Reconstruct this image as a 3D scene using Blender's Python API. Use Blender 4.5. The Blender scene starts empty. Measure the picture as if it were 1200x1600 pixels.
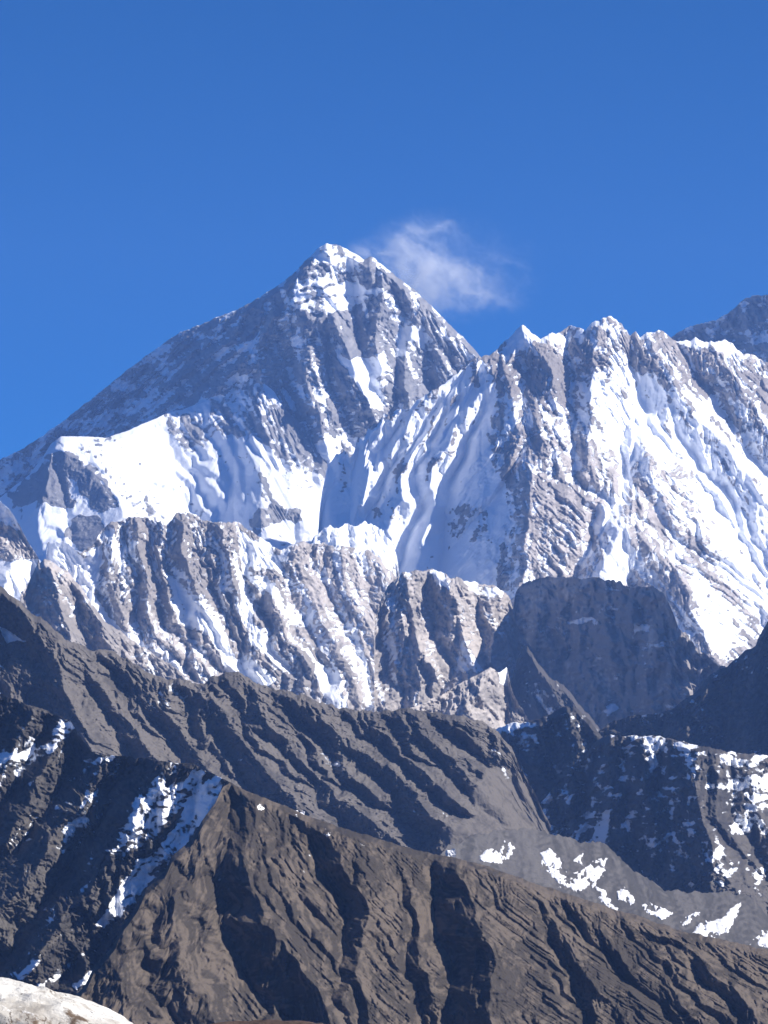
import bpy, bmesh, math, random
import numpy as np
from mathutils import Vector

# ------------------------------------------------------------------ camera, sky, sun, exposure
scene = bpy.context.scene
FPX = 5051.0                      # focal length in photo pixels (18 degree tall view)
CX, CY = 600.0, 800.0
HORIZON = 1190.0                  # photo row of eye level
PITCH = math.atan((HORIZON - CY) / FPX)

cam_d = bpy.data.cameras.new("camera")
cam = bpy.data.objects.new("camera", cam_d)
scene.collection.objects.link(cam)
cam_d.sensor_fit = 'VERTICAL'
cam_d.sensor_height = 24.0
cam_d.lens = 24.0 * FPX / 1600.0
cam_d.clip_start = 0.5
cam_d.clip_end = 200000.0
cam.location = (0, 0, 0)
cam.rotation_euler = (math.pi / 2 + PITCH, 0, 0)
scene.camera = cam

SUN_EL, SUN_AZ = 34.0, 101.0       # azimuth clockwise from the viewing direction (+Y)
world = bpy.data.worlds.new("World")
scene.world = world
world.use_nodes = True
wn, wl = world.node_tree.nodes, world.node_tree.links
wn.clear()
w_out = wn.new("ShaderNodeOutputWorld")
w_bg = wn.new("ShaderNodeBackground")
w_sky = wn.new("ShaderNodeTexSky")
w_sky.sky_type = 'NISHITA'
w_sky.sun_disc = False
w_sky.sun_elevation = math.radians(SUN_EL)
w_sky.sun_rotation = math.radians(SUN_AZ)
w_sky.altitude = 5400.0
w_sky.air_density = 1.0
w_sky.dust_density = 0.0
w_sky.ozone_density = 10.0
w_bg.inputs[1].default_value = 0.078
# thin high-altitude air: the deep blue of the upper sky reaches well down towards the horizon
w_tc = wn.new("ShaderNodeTexCoord")
w_map = wn.new("ShaderNodeMapping")
w_map.inputs["Location"].default_value = (0, 0, 0.035)
w_hs = wn.new("ShaderNodeHueSaturation")
w_hs.inputs["Saturation"].default_value = 1.17
wl.new(w_tc.outputs["Generated"], w_map.inputs["Vector"])
wl.new(w_map.outputs[0], w_sky.inputs["Vector"])
wl.new(w_sky.outputs[0], w_hs.inputs["Color"])
wl.new(w_hs.outputs[0], w_bg.inputs[0])
wl.new(w_bg.outputs[0], w_out.inputs[0])

sun_d = bpy.data.lights.new("sun", 'SUN')
sun_d.energy = 5.0
sun_d.angle = math.radians(0.5)
sun_d.color = (1.0, 0.95, 0.88)
sun = bpy.data.objects.new("sun", sun_d)
scene.collection.objects.link(sun)
_se, _sa = math.radians(SUN_EL), math.radians(SUN_AZ)
SUN_DIR = Vector((math.cos(_se) * math.sin(_sa), math.cos(_se) * math.cos(_sa), math.sin(_se)))
sun.rotation_euler = SUN_DIR.to_track_quat('Z', 'Y').to_euler()
sun.location = SUN_DIR * 30000

scene.view_settings.view_transform = 'Standard'
scene.view_settings.look = 'None'
scene.view_settings.gamma = 1.0
scene.view_settings.use_curve_mapping = False
scene.view_settings.exposure = 0.70
scene.cycles.max_bounces = 6
scene.cycles.volume_bounces = 3

# ------------------------------------------------------------------ numpy helpers
f32 = np.float32
_tabs = {}


def _tab(seed):
    if seed not in _tabs:
        _tabs[seed] = np.random.RandomState(seed).rand(256, 256).astype(f32)
    return _tabs[seed]


def vn(x, y, seed):
    """smooth value noise, 0..1"""
    t = _tab(seed)
    xf, yf = np.floor(x), np.floor(y)
    xi, yi = xf.astype(np.int32), yf.astype(np.int32)
    fx, fy = x - xf, y - yf
    fx = fx * fx * (3 - 2 * fx)
    fy = fy * fy * (3 - 2 * fy)
    x0, x1, y0, y1 = xi & 255, (xi + 1) & 255, yi & 255, (yi + 1) & 255
    a = t[y0, x0]; b = t[y0, x1]; c = t[y1, x0]; d = t[y1, x1]
    return (a + (b - a) * fx) * (1 - fy) + (c + (d - c) * fx) * fy


def fbm(x, y, scale, seed, octv=4, gain=0.5):
    """fractal noise, about -1..1"""
    s = np.zeros_like(x); a = 1.0; tot = 0.0
    for o in range(octv):
        k = 2.03 ** o / scale
        s += a * (vn(x * k + 17.3 * o, y * k + 5.1 * o, seed + o) * 2 - 1)
        tot += a; a *= gain
    return s / tot * 1.6


def sm(a, b, x):
    t = np.clip((x - a) / (b - a), 0, 1)
    return t * t * (3 - 2 * t)


def flow(x, y, pts):
    """unit fall-line direction from control points (x, y, angle in degrees, 90 = straight down)"""
    vx = np.zeros_like(x); vy = np.zeros_like(x)
    for px, py, an in pts:
        w = 1.0 / ((x - px) ** 2 + (y - py) ** 2 + 1500.0) ** 1.3
        vx += w * math.cos(math.radians(an)); vy += w * math.sin(math.radians(an))
    n = np.sqrt(vx * vx + vy * vy) + 1e-9
    return vx / n, vy / n


def streaks(x, y, pts, scales, length, seed, taps=6):
    """noise smeared along the fall line; one array per scale, mean 0, std 1"""
    acc = [np.zeros_like(x) for _ in scales]
    for sg in (1, -1):
        qx, qy = x.copy(), y.copy()
        for k in range(taps):
            if k or sg == 1:
                for i, s in enumerate(scales):
                    acc[i] += vn(qx / s + 31.7 * i, qy / s + 11.9 * i, seed + 7 * i)
            vx, vy = flow(qx, qy, pts)
            qx = qx + vx * sg * length / taps; qy = qy + vy * sg * length / taps
    return [((a - a.mean()) / (a.std() + 1e-9)).astype(f32) for a in acc]


def cones(x, y, lines):
    """highest of many sharp ridges: each line is ([(x, y, h), ...], k_left, k_right), heights in pixels"""
    out = np.full_like(x, -1e6)
    for pl, kl, kr in lines:
        for (x0, y0, h0), (x1, y1, h1) in zip(pl[:-1], pl[1:]):
            dx, dy = x1 - x0, y1 - y0
            L2 = dx * dx + dy * dy + 1e-6
            t = np.clip(((x - x0) * dx + (y - y0) * dy) / L2, 0, 1)
            rx, ry = x - (x0 + t * dx), y - (y0 + t * dy)
            d = np.sqrt(rx * rx + ry * ry)
            cr = dx * ry - dy * rx
            wgt = np.clip(0.5 + cr / (math.sqrt(L2) * (d + 1.0)) * 1.5, 0, 1)
            np.maximum(out, h0 + (h1 - h0) * t - (kl * wgt + kr * (1 - wgt)) * d, out=out)
    return out


def erode(P, vx, vy, k, m, talus, px, seed, rounds=3, spread=26):
    """carve branching gullies: water runs row by row down the fall line, cuts in by its gathered flow, and walls fall back to a talus angle"""
    R, C = P.shape
    rng = np.random.RandomState(seed)
    off = np.clip(vx / np.maximum(vy, 0.35), -2.2, 2.2)
    cols = np.arange(C)
    A = None
    for it in range(rounds):
        A = np.zeros_like(P)
        w = np.ones(C, f32)
        for r in range(R - 1):
            A[r] = w
            base = np.floor(off[r] + rng.rand(C)).astype(np.int32)
            best = None; bv = None
            for d in (0, -1, 1):
                j = np.clip(cols + base + d, 0, C - 1)
                v = P[r + 1, j] + (0.0 if d == 0 else 0.08 * px) + 0.10 * px * rng.rand(C)
                if best is None: best, bv = j, v
                else:
                    q = v < bv
                    best = np.where(q, j, best); bv = np.where(q, v, bv)
            w = (np.bincount(best, weights=w, minlength=C) + 1.0).astype(f32)
        A[R - 1] = w
        Q = P - k * (it + 1) / rounds * np.minimum(A, 2500.0) ** m
        for q in range(spread):
            for sh, ax, dd in ((1, 1, 1.0), (-1, 1, 1.0), (1, 0, 1.0), (-1, 0, 1.0), ((1, 1), (0, 1), 1.414), ((-1, 1), (0, 1), 1.414), ((1, -1), (0, 1), 1.414), ((-1, -1), (0, 1), 1.414)):
                B = np.roll(Q, sh, ax) + talus * (dd * px)
                if ax == 1 or ax == (0, 1):
                    B[:, 0] = Q[:, 0]; B[:, -1] = Q[:, -1]
                if ax == 0 or ax == (0, 1):
                    B[0] = Q[0]; B[-1] = Q[-1]
                np.minimum(Q, B, out=Q)
        P = Q
    return P, A


def inside(x, y, poly, feather):
    """1 inside the polygon, 0 outside, soft over +-feather pixels"""
    ins = np.zeros(x.shape, bool)
    dm = np.full_like(x, 1e9)
    n = len(poly)
    for i in range(n):
        x0, y0 = poly[i]; x1, y1 = poly[(i + 1) % n]
        if y0 != y1:
            c = (y0 > y) != (y1 > y)
            ins ^= c & (x < (x1 - x0) * (y - y0) / (y1 - y0) + x0)
        dx, dy = x1 - x0, y1 - y0
        t = np.clip(((x - x0) * dx + (y - y0) * dy) / (dx * dx + dy * dy + 1e-6), 0, 1)
        np.minimum(dm, (x - x0 - t * dx) ** 2 + (y - y0 - t * dy) ** 2, out=dm)
    d = np.sqrt(dm)
    return sm(-feather, feather, np.where(ins, d, -d))


def blur(a, r):
    """box blur on the vertex grid"""
    for ax in (0, 1):
        p = np.pad(a, [(r + 1, r) if i == ax else (0, 0) for i in (0, 1)], mode='edge')
        c = np.cumsum(p, axis=ax, dtype=np.float64)
        n = a.shape[ax]
        hi = np.take(c, np.arange(2 * r + 1, 2 * r + 1 + n), axis=ax)
        lo = np.take(c, np.arange(0, n), axis=ax)
        a = ((hi - lo) / (2 * r + 1)).astype(f32)
    return a


def pix(x, y, D):
    """world point whose direction from the viewpoint is photo pixel (x, y), D metres ahead"""
    u, v = (x - CX) / FPX, (CY - y) / FPX
    cp, sp = math.cos(PITCH), math.sin(PITCH)
    fy, fz = cp - v * sp, sp + v * cp
    k = D / fy
    return u * k, D + 0 * k, fz * k


def interp(x, pts):
    return np.interp(x, [p[0] for p in pts], [p[1] for p in pts]).astype(f32)


def tag(o, label=None, cat=None, group=None, kind=None):
    if label: o["label"] = label
    if cat: o["category"] = cat
    if group: o["group"] = group
    if kind: o["kind"] = kind
    return o


# ------------------------------------------------------------------ materials
def rock_material(name, rock_a, rock_b, rock_c, snow=(0.86, 0.88, 0.92), cell=60.0, bump=6.0):
    """bare rock of three tones with snow where the mesh attribute 'snow' says it lies"""
    m = bpy.data.materials.new(name)
    m.use_nodes = True
    nt = m.node_tree; n, l = nt.nodes, nt.links
    n.clear()
    out = n.new("ShaderNodeOutputMaterial"); b = n.new("ShaderNodeBsdfPrincipled")
    l.new(b.outputs[0], out.inputs[0])
    tc = n.new("ShaderNodeTexCoord")

    def noise(scale, detail=6, rough=0.6, dist=0.0):
        t = n.new("ShaderNodeTexNoise")
        t.inputs["Scale"].default_value = scale; t.inputs["Detail"].default_value = detail
        t.inputs["Roughness"].default_value = rough; t.inputs["Distortion"].default_value = dist
        l.new(tc.outputs["Object"], t.inputs["Vector"])
        return t.outputs["Fac"]

    def math_(op, a, b_=None):
        t = n.new("ShaderNodeMath"); t.operation = op
        for i, v in enumerate((a, b_)):
            if v is None: continue
            if isinstance(v, (int, float)): t.inputs[i].default_value = v
            else: l.new(v, t.inputs[i])
        return t.outputs[0]

    def mrange(v, a, b_, c=0.0, d=1.0):
        t = n.new("ShaderNodeMapRange"); t.interpolation_type = 'SMOOTHSTEP'
        l.new(v, t.inputs[0])
        for i, q in zip((1, 2, 3, 4), (a, b_, c, d)): t.inputs[i].default_value = q
        return t.outputs[0]

    def mix(f, a, b_):
        t = n.new("ShaderNodeMix"); t.data_type = 'RGBA'
        l.new(f, t.inputs[0])
        for i, v in ((6, a), (7, b_)):
            if isinstance(v, tuple): t.inputs[i].default_value = (*v, 1)
            else: l.new(v, t.inputs[i])
        return t.outputs[2]

    at_s = n.new("ShaderNodeAttribute"); at_s.attribute_name = "snow"
    at_t = n.new("ShaderNodeAttribute"); at_t.attribute_name = "tone"
    n1 = noise(1.0 / cell, 8, 0.65)
    n2 = noise(1.0 / (cell * 0.28), 6, 0.65)
    col = mix(mrange(math_('ADD', at_t.outputs["Fac"], math_('MULTIPLY', math_('SUBTRACT', n1, 0.5), 0.9)), 0.15, 0.85), rock_a, rock_b)
    col = mix(mrange(n2, 0.52, 0.75, 0.0, 0.75), col, rock_c)
    sf = mrange(math_('ADD', at_s.outputs["Fac"], math_('MULTIPLY', math_('SUBTRACT', n2, 0.5), 0.45)), 0.40, 0.58)
    fin = mix(sf, col, snow)
    l.new(fin, b.inputs["Base Color"])
    b.inputs["Roughness"].default_value = 0.85
    b.inputs["Specular IOR Level"].default_value = 0.15
    bp = n.new("ShaderNodeBump")
    bp.inputs["Distance"].default_value = bump
    bp.inputs["Strength"].default_value = 1.0
    hh = math_('MULTIPLY', n1, math_('SUBTRACT', 1.0, math_('MULTIPLY', sf, 0.7)))
    l.new(hh, bp.inputs["Height"]); l.new(bp.outputs[0], b.inputs["Normal"])
    return m


# ------------------------------------------------------------------ mountains
def mountain(name, ridge, base, depth, cot, mat, label, cat="mountain", step=1.35, jag=(3.0, 22.0), seed=1,
             ribs=(), gullies=(), fl=((600, 800, 90),), rough=((40, 6), (18, 3), (8, 1.3)), slen=60.0, lump=(90, 14),
             warp=(6, 40), snow=0.0, snow_paint=(), snow_streak=0.2, snow_fbm=0.15, snow_cave=0.0, snow_up=0.0, tone_paint=(), smooth_paint=(),
             back=0.9, back_len=1500.0, x0=None, x1=None, floor=0.0, streak_scales=(5, 14), strata=None, snow_scale=25.0,
             ysm=45, planar=None, yref_pts=None, RK=0.6, ero=(0.85, 0.42, 1.35), fine=1.0, fleck=(0.12, 6, 2.2), tone_amp=0.25, tone_streak=0.25, tone_fleck=0.22, crag=((24, 4.0), (10, 3.6), (5, 2.2)), kind='structure'):
    """One mountain as a solid relief: crest and foot are given by direction, and the face between them climbs at its own slope
    with ribs, gullies and rough rock standing out in metres; behind the crest the far side falls away."""
    x0 = ridge[0][0] if x0 is None else x0
    x1 = ridge[-1][0] if x1 is None else x1
    xs = np.arange(x0, x1 + step, step).astype(f32)
    yr = interp(xs, ridge)
    z0 = np.zeros_like(xs)
    yr = yr + jag[0] * fbm(xs, z0 + seed, jag[1], seed + 900, 5, 0.62)
    if planar is not None:
        yref = z0 + planar
    elif yref_pts is not None:
        yref = interp(xs, yref_pts)
    else:
        kx = np.arange(-3 * ysm, 3 * ysm + 1e-3, step); kw = np.exp(-0.5 * (kx / ysm) ** 2); kw /= kw.sum()
        h_ = len(kx) // 2
        yref = np.convolve(np.pad(yr, h_, mode='reflect', reflect_type='odd'), kw, mode='same')[h_:-h_].astype(f32) if h_ < len(yr) else yr
    yb = np.maximum(interp(xs, base), yr + 8) if isinstance(base, (list, tuple)) else np.maximum(z0 + base, yr + 8)
    rows = int(max(24, (yb - yr).max() / step))
    t = np.linspace(0, 1, rows).astype(f32)[:, None]
    Y = yr[None] * (1 - t) + yb[None] * t
    X = np.broadcast_to(xs[None], Y.shape).astype(f32).copy()
    Dr = interp(xs, depth)[None]
    mpp = Dr / FPX
    wx = X + warp[0] * fbm(X, Y, warp[1], seed + 50, 3)
    wy = Y + warp[0] * fbm(X, Y, warp[1], seed + 60, 3)
    P = np.full_like(X, floor)
    if ribs:
        P = np.maximum(P, cones(wx, wy, ribs))
    if gullies:
        P = np.minimum(P, -cones(wx, wy, gullies))
    P = P + lump[1] * fbm(X, Y, lump[0], seed + 200, 5, 0.55)
    if ero:
        fvx, fvy = flow(wx, wy, fl)
        P = P + 0.9 * fbm(X, Y, 9, seed + 210, 3)
        tal = ero[2] * (1.0 + 0.25 * fbm(X, Y, 45, seed + 220, 3))
        P, A = erode(P, fvx, fvy, ero[0], ero[1], tal, step, seed)
        # small rills on top of the big gullies
        P = P + fine * 1.1 * fbm(wx, wy, 8, seed + 240, 2) + fine * 1.8 * fbm(wx, wy, 20, seed + 245, 2)
        P, A2 = erode(P, fvx, fvy, 0.95 * fine, 0.30, tal * 1.55, step, seed + 1, 2, 7)
    st = streaks(wx, wy, fl, [r[0] for r in rough], slen, seed + 100)
    for (s, a), n_ in zip(rough, st):
        P = P + RK * a * (0.9 - np.abs(n_) * 1.25)
    SP = np.full_like(X, snow)
    for poly, v, fe in snow_paint:
        SP = SP + v * inside(wx, wy, poly, fe)
    cf = 1.0 - 0.8 * np.clip((SP - 0.45) / 0.3, 0, 1)
    for s_, a_ in crag:
        P = P + cf * a_ * (0.8 - np.abs(fbm(wx, wy, s_, seed + 230, 3)) * 2.0)
    P = P + 0.55 * (1 - cf) / 0.8 * (blur(P, 3) - P)
    if strata:
        sc, a, tilt = strata
        P = P + a * (np.abs(vn((Y + X * tilt + 6 * fbm(X, Y, 50, seed + 300, 3)) / sc, X / 160, seed + 310) * 2 - 1))
    for poly, v, fe in smooth_paint:
        w = v * inside(wx, wy, poly, fe)
        P = P * (1 - w) + w * blur(blur(P, 14), 14)
    top = np.clip(t * (yb - yr)[None] / 10.0, 0, 1)
    P = P * (0.35 + 0.65 * top)
    D = Dr - cot * mpp * (Y - yref[None]) - P * mpp
    # snow and rock tone, which lie on the ground itself
    ss = streaks(wx, wy, fl, list(streak_scales), slen * 0.6, seed + 400, 4)
    S = SP + snow_streak * (0.5 * ss[0] + 0.5 * ss[-1]) + snow_fbm * fbm(X, Y, snow_scale, seed + 500, 5, 0.6)
    if fleck:
        S = S + fleck[0] * fbm(X / fleck[2] + wy * 0.12, wy, fleck[1], seed + 520, 3, 0.6)
    if snow_cave:
        S = S + snow_cave * np.clip((blur(P, 7) - P) / 4.0, -1, 1)
    if snow_up:
        S = S + snow_up * np.clip((np.gradient(D, axis=0) / (-mpp * step) - cot) * 0.5, -1, 1)
    T = 0.5 + tone_amp * fbm(X, Y, 110, seed + 600, 5, 0.6) + tone_streak * (0.6 * ss[-1] + 0.6 * ss[0])
    T = T + tone_fleck * fbm(wx, wy, 6, seed + 640, 3, 0.6)
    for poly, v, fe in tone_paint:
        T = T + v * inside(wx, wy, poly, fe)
    px, py, pz = pix(X, Y, D)
    # the far side
    nb = 14
    tb = np.linspace(0, 1, nb + 1)[1:].astype(f32)[:, None] ** 1.3
    bx = px[0][None] * (1 + 0 * tb)
    by = py[0][None] + tb * back_len
    bz = pz[0][None] - tb * back_len * back + tb * 60 * fbm(bx, by, 300, seed + 700, 3) - 2
    VX = np.concatenate([bx[::-1], px]); VY = np.concatenate([by[::-1], py]); VZ = np.concatenate([bz[::-1], pz])
    S = np.concatenate([np.repeat(S[:1], nb, 0), S]); T = np.concatenate([np.repeat(T[:1], nb, 0), T])
    R, C = VX.shape
    org = np.array([VX.mean(), VY.mean(), VZ.min()])
    co = np.stack([VX - org[0], VY - org[1], VZ - org[2]], -1).reshape(-1, 3).astype(f32)
    i = (np.arange(R - 1)[:, None] * C + np.arange(C - 1)[None]).ravel()
    quads = np.stack([i, i + C, i + C + 1, i + 1], -1).astype(np.int32)
    ob = grid_mesh(name, co, quads, mat, {"snow": S.ravel(), "tone": T.ravel()})
    ob.location = org
    tag(ob, label, cat, None, kind)
    info = dict(X=X, Y=Y, D=D, yr=yr, yb=yb, xs=xs)

    def depth_at(x, y):
        c = min(max(int(round((x - xs[0]) / step)), 0), len(xs) - 1)
        r = min(max((y - yr[c]) / (yb[c] - yr[c]), 0), 1) * (rows - 1)
        return float(D[int(r), c])
    info["at"] = depth_at
    return ob, info


def grid_mesh(name, co, quads, mat, attrs=None):
    me = bpy.data.meshes.new(name)
    me.vertices.add(len(co)); me.vertices.foreach_set("co", co.ravel())
    me.loops.add(quads.size); me.loops.foreach_set("vertex_index", quads.ravel())
    me.polygons.add(len(quads))
    me.polygons.foreach_set("loop_start", np.arange(0, quads.size, 4, dtype=np.int32))
    me.polygons.foreach_set("loop_total", np.full(len(quads), 4, np.int32))
    me.polygons.foreach_set("use_smooth", np.ones(len(quads), bool))
    me.update(calc_edges=True)
    for k, v in (attrs or {}).items():
        a = me.attributes.new(k, 'FLOAT', 'POINT')
        a.data.foreach_set("value", v.astype(f32).ravel())
    me.materials.append(mat)
    o = bpy.data.objects.new(name, me)
    scene.collection.objects.link(o)
    return o


# far rock is grey-violet, lower walls warm grey, near ridges brown
M_EVER = rock_material("high_rock", (0.215, 0.213, 0.225), (0.34, 0.325, 0.32), (0.14, 0.14, 0.152), cell=120, bump=25)
M_NUPT = rock_material("granite_face", (0.26, 0.235, 0.22), (0.52, 0.47, 0.43), (0.17, 0.155, 0.15), cell=110, bump=25)
M_WALL = rock_material("fluted_rock", (0.27, 0.245, 0.225), (0.50, 0.45, 0.41), (0.19, 0.173, 0.162), cell=90, bump=18)
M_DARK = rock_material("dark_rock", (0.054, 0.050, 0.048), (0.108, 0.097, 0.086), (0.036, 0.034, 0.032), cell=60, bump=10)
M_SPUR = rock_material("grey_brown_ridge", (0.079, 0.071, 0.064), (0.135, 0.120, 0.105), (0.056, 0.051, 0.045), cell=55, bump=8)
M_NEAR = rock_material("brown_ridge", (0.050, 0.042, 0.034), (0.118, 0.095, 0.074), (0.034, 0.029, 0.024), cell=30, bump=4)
M_SCREE = rock_material("grey_scree", (0.082, 0.077, 0.072), (0.130, 0.121, 0.113), (0.066, 0.062, 0.058), cell=25, bump=2)

# --- far peak at the right edge
mountain("far_mountain", [(1020, 560), (1058, 520), (1085, 509), (1110, 503), (1135, 490), (1150, 478), (1165, 467), (1180, 464),
                          (1200, 458), (1260, 428), (1360, 440), (1480, 470), (1600, 540)], 760, [(1020, 25000), (1360, 23500)], 0.9, M_EVER,
         "distant dark rock peak rising behind the snowy ridge at the right edge", seed=11, jag=(3.5, 20),
         fleck=(0.3, 6, 1.6), fl=[(1150, 520, 60)], snow=0.34, rough=((30, 7), (14, 4), (7, 1.6)), snow_streak=0.1, snow_fbm=0.3, snow_scale=14)

# --- the pyramid
ever_ribs = [
    ([(506, 384, 120), (485, 410, 125), (462, 445, 130), (452, 478, 128), (425, 500, 125), (388, 543, 120), (350, 590, 112), (320, 630, 100), (250, 720, 80)], 0.95, 0.75),
    ([(540, 390, 95), (575, 405, 98), (600, 470, 95), (585, 540, 85), (600, 620, 70)], 0.8, 0.7),
    ([(585, 402, 96), (640, 470, 90), (690, 520, 80), (748, 560, 70)], 0.7, 0.9),
    ([(455, 478, 120), (470, 540, 100), (480, 600, 85), (500, 680, 70)], 1.2, 1.2),
    ([(400, 535, 118), (410, 600, 95), (430, 680, 70)], 1.2, 1.2),
    ([(520, 500, 100), (555, 580, 90), (585, 640, 80)], 1.3, 1.3),
    ([(650, 480, 92), (630, 560, 75), (620, 640, 60)], 1.1, 1.1),
]
ever, ever_i = mountain(
    "pyramid_mountain",
    [(-160, 800), (0, 718), (40, 698), (85, 668), (105, 655), (140, 625), (190, 585), (240, 548), (268, 528), (285, 517), (330, 500), (380, 478),
     (420, 455), (445, 440), (470, 415), (490, 395), (500, 386), (510, 379), (525, 382), (540, 388), (560, 400), (568, 405), (578, 402), (586, 403), (600, 415), (620, 432),
     (650, 455), (680, 485), (705, 508), (730, 535), (750, 556), (790, 590), (900, 680)],
    900, [(-160, 25600), (100, 24700), (320, 24000), (505, 23500), (900, 24200)], 0.75, M_EVER,
    "highest rock pyramid with white summit band and shaded left flank", seed=21, jag=(2.6, 16), ribs=ever_ribs, floor=0,
    fl=[(450, 450, 80), (200, 620, 150), (350, 540, 145), (420, 640, 65), (600, 600, 70), (650, 500, 60), (520, 600, 70)],
    rough=((26, 4.5), (12, 3.2), (6, 1.5)), slen=46, lump=(60, 8), strata=(12, 5.5, 0.10), warp=(5, 30),
    snow=0.27, snow_streak=0.24, streak_scales=(4.5, 10), snow_fbm=0.20, snow_scale=18, snow_cave=0.12, fleck=(0.28, 5, 3.2),
    snow_paint=[
        ([(500, 383), (512, 378), (545, 388), (568, 405), (550, 428), (520, 416), (490, 412)], 0.5, 5),
        ([(470, 420), (500, 418), (530, 430), (500, 442), (465, 440)], 0.25, 6),
        ([(462, 445), (500, 436), (560, 440), (592, 455), (580, 465), (545, 485), (510, 490), (480, 488), (452, 478)], 0.55, 6),
        ([(468, 451), (540, 437), (592, 447), (592, 451), (540, 442), (468, 456)], -0.5, 1.5), ([(456, 470), (520, 460), (575, 463), (575, 467), (520, 465), (456, 475)], -0.45, 1.5),
        ([(580, 400), (600, 412), (615, 428), (595, 432)], 0.35, 5),
        ([(524, 548), (560, 558), (592, 600), (600, 645), (585, 640), (555, 590)], 0.9, 4),
        ([(560, 556), (600, 560), (596, 590), (575, 585)], 0.45, 5),
        ([(625, 510), (655, 500), (668, 530), (640, 560), (618, 556)], 0.5, 8),
        ([(690, 505), (745, 560), (735, 565), (690, 520)], 0.45, 5),
        ([(340, 600), (390, 585), (420, 640), (480, 650), (560, 690), (640, 650), (640, 900), (200, 900), (200, 690)], 0.28, 14),
        ([(380, 690), (600, 690), (640, 900), (300, 900), (330, 720)], 0.6, 25),
        ([(370, 588), (385, 585), (430, 660), (425, 690)], 0.4, 6),
        ([(440, 605), (452, 610), (462, 640), (450, 645)], 0.5, 4),
        ([(492, 612), (510, 615), (508, 635), (495, 630)], 0.5, 4),
        ([(365, 545), (395, 525), (405, 530), (380, 550)], 0.35, 5),
        ([(-160, 800), (0, 716), (90, 664), (110, 660), (60, 720), (0, 770), (-160, 900)], 0.35, 10),
        ([(100, 655), (170, 640), (175, 655), (110, 672)], 0.4, 7),
        ([(170, 600), (205, 592), (210, 603), (180, 612)], 0.35, 6),
        ([(240, 545), (285, 528), (262, 560), (255, 585), (240, 570)], 0.35, 6),
        ([(250, 560), (400, 470), (440, 450), (450, 480), (330, 600), (240, 650), (150, 650)], 0.02, 20),
        ([(120, 690), (300, 560), (345, 530), (350, 545), (240, 640), (150, 690)], 0.13, 8), ([(330, 560), (400, 500), (415, 510), (350, 575)], 0.10, 8),
    ])

# --- snow shoulder and bowl below the pyramid
shoulder, _ = mountain(
    "snow_shoulder",
    [(-160, 850), (0, 778), (20, 762), (45, 742), (66, 715), (80, 692), (95, 681), (130, 682), (165, 684), (200, 672), (240, 655), (265, 643), (285, 640),
     (320, 627), (345, 611), (365, 598), (385, 589), (408, 594), (428, 612), (446, 640), (468, 660), (490, 656), (512, 668), (540, 690), (575, 715), (620, 760), (700, 860)],
    1040, [(-160, 22500), (100, 22450), (300, ever_i["at"](320, 627) - 60), (365, ever_i["at"](365, 598) - 60), (408, ever_i["at"](408, 596) - 60), (468, ever_i["at"](468, 662) - 60), (540, ever_i["at"](540, 692) - 60), (620, ever_i["at"](620, 760) - 60), (700, ever_i["at"](700, 860) - 60)], 1.35, M_EVER,
    "broad white snow shoulder sloping into a bowl below the pyramid", seed=31, jag=(1.2, 25), warp=(5, 25),
    ribs=[([(90, 686, 70), (60, 760, 60), (40, 820, 40)], 1.0, 0.9), ([(175, 775, 55), (165, 800, 60), (140, 870, 40)], 1.3, 0.8),
          ([(90, 700, 72), (150, 745, 72), (185, 800, 60)], 0.9, 0.6),
          ([(400, 800, 60), (440, 788, 62), (475, 800, 50)], 1.0, 1.0)],
    fl=[(150, 720, 45), (300, 720, 50), (400, 740, 55), (60, 780, 95), (100, 850, 90), (500, 820, 90)],
    rough=((34, 2.4), (14, 1.3), (7, 0.7)), slen=80, lump=(80, 4), ero=(0.3, 0.42, 0.8), fine=0.5, crag=((22, 1.0), (8, 0.6)), snow=0.85, snow_streak=0.2, snow_fbm=0.12,
    snow_paint=[
        ([(10, 770), (45, 745), (70, 712), (90, 700), (120, 708), (150, 735), (175, 765), (185, 790), (165, 800), (100, 790), (60, 785), (20, 795)], -0.62, 5),
        ([(120, 800), (150, 808), (165, 830), (150, 850), (135, 862), (110, 850), (95, 832)], -0.75, 5),
        ([(100, 745), (120, 750), (125, 785), (110, 775)], 0.5, 4),
        ([(120, 770), (140, 780), (135, 810), (118, 800)], 0.5, 4),
        ([(262, 652), (300, 640), (325, 634), (385, 592), (410, 594), (450, 645), (500, 660), (600, 740), (560, 760), (480, 740), (420, 700), (340, 680), (290, 710), (265, 690)], -0.38, 10),
        ([(290, 690), (400, 700), (480, 760), (430, 790), (350, 760)], -0.12, 12),
        ([(385, 825), (400, 800), (425, 790), (468, 795), (475, 812), (440, 815), (400, 838)], -0.6, 5),
        ([(190, 770), (225, 765), (285, 795), (280, 820), (230, 815)], -0.25, 6),
    ],
    tone_paint=[([(-50, 690), (200, 690), (200, 900), (-50, 900)], -0.3, 10)])

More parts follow.
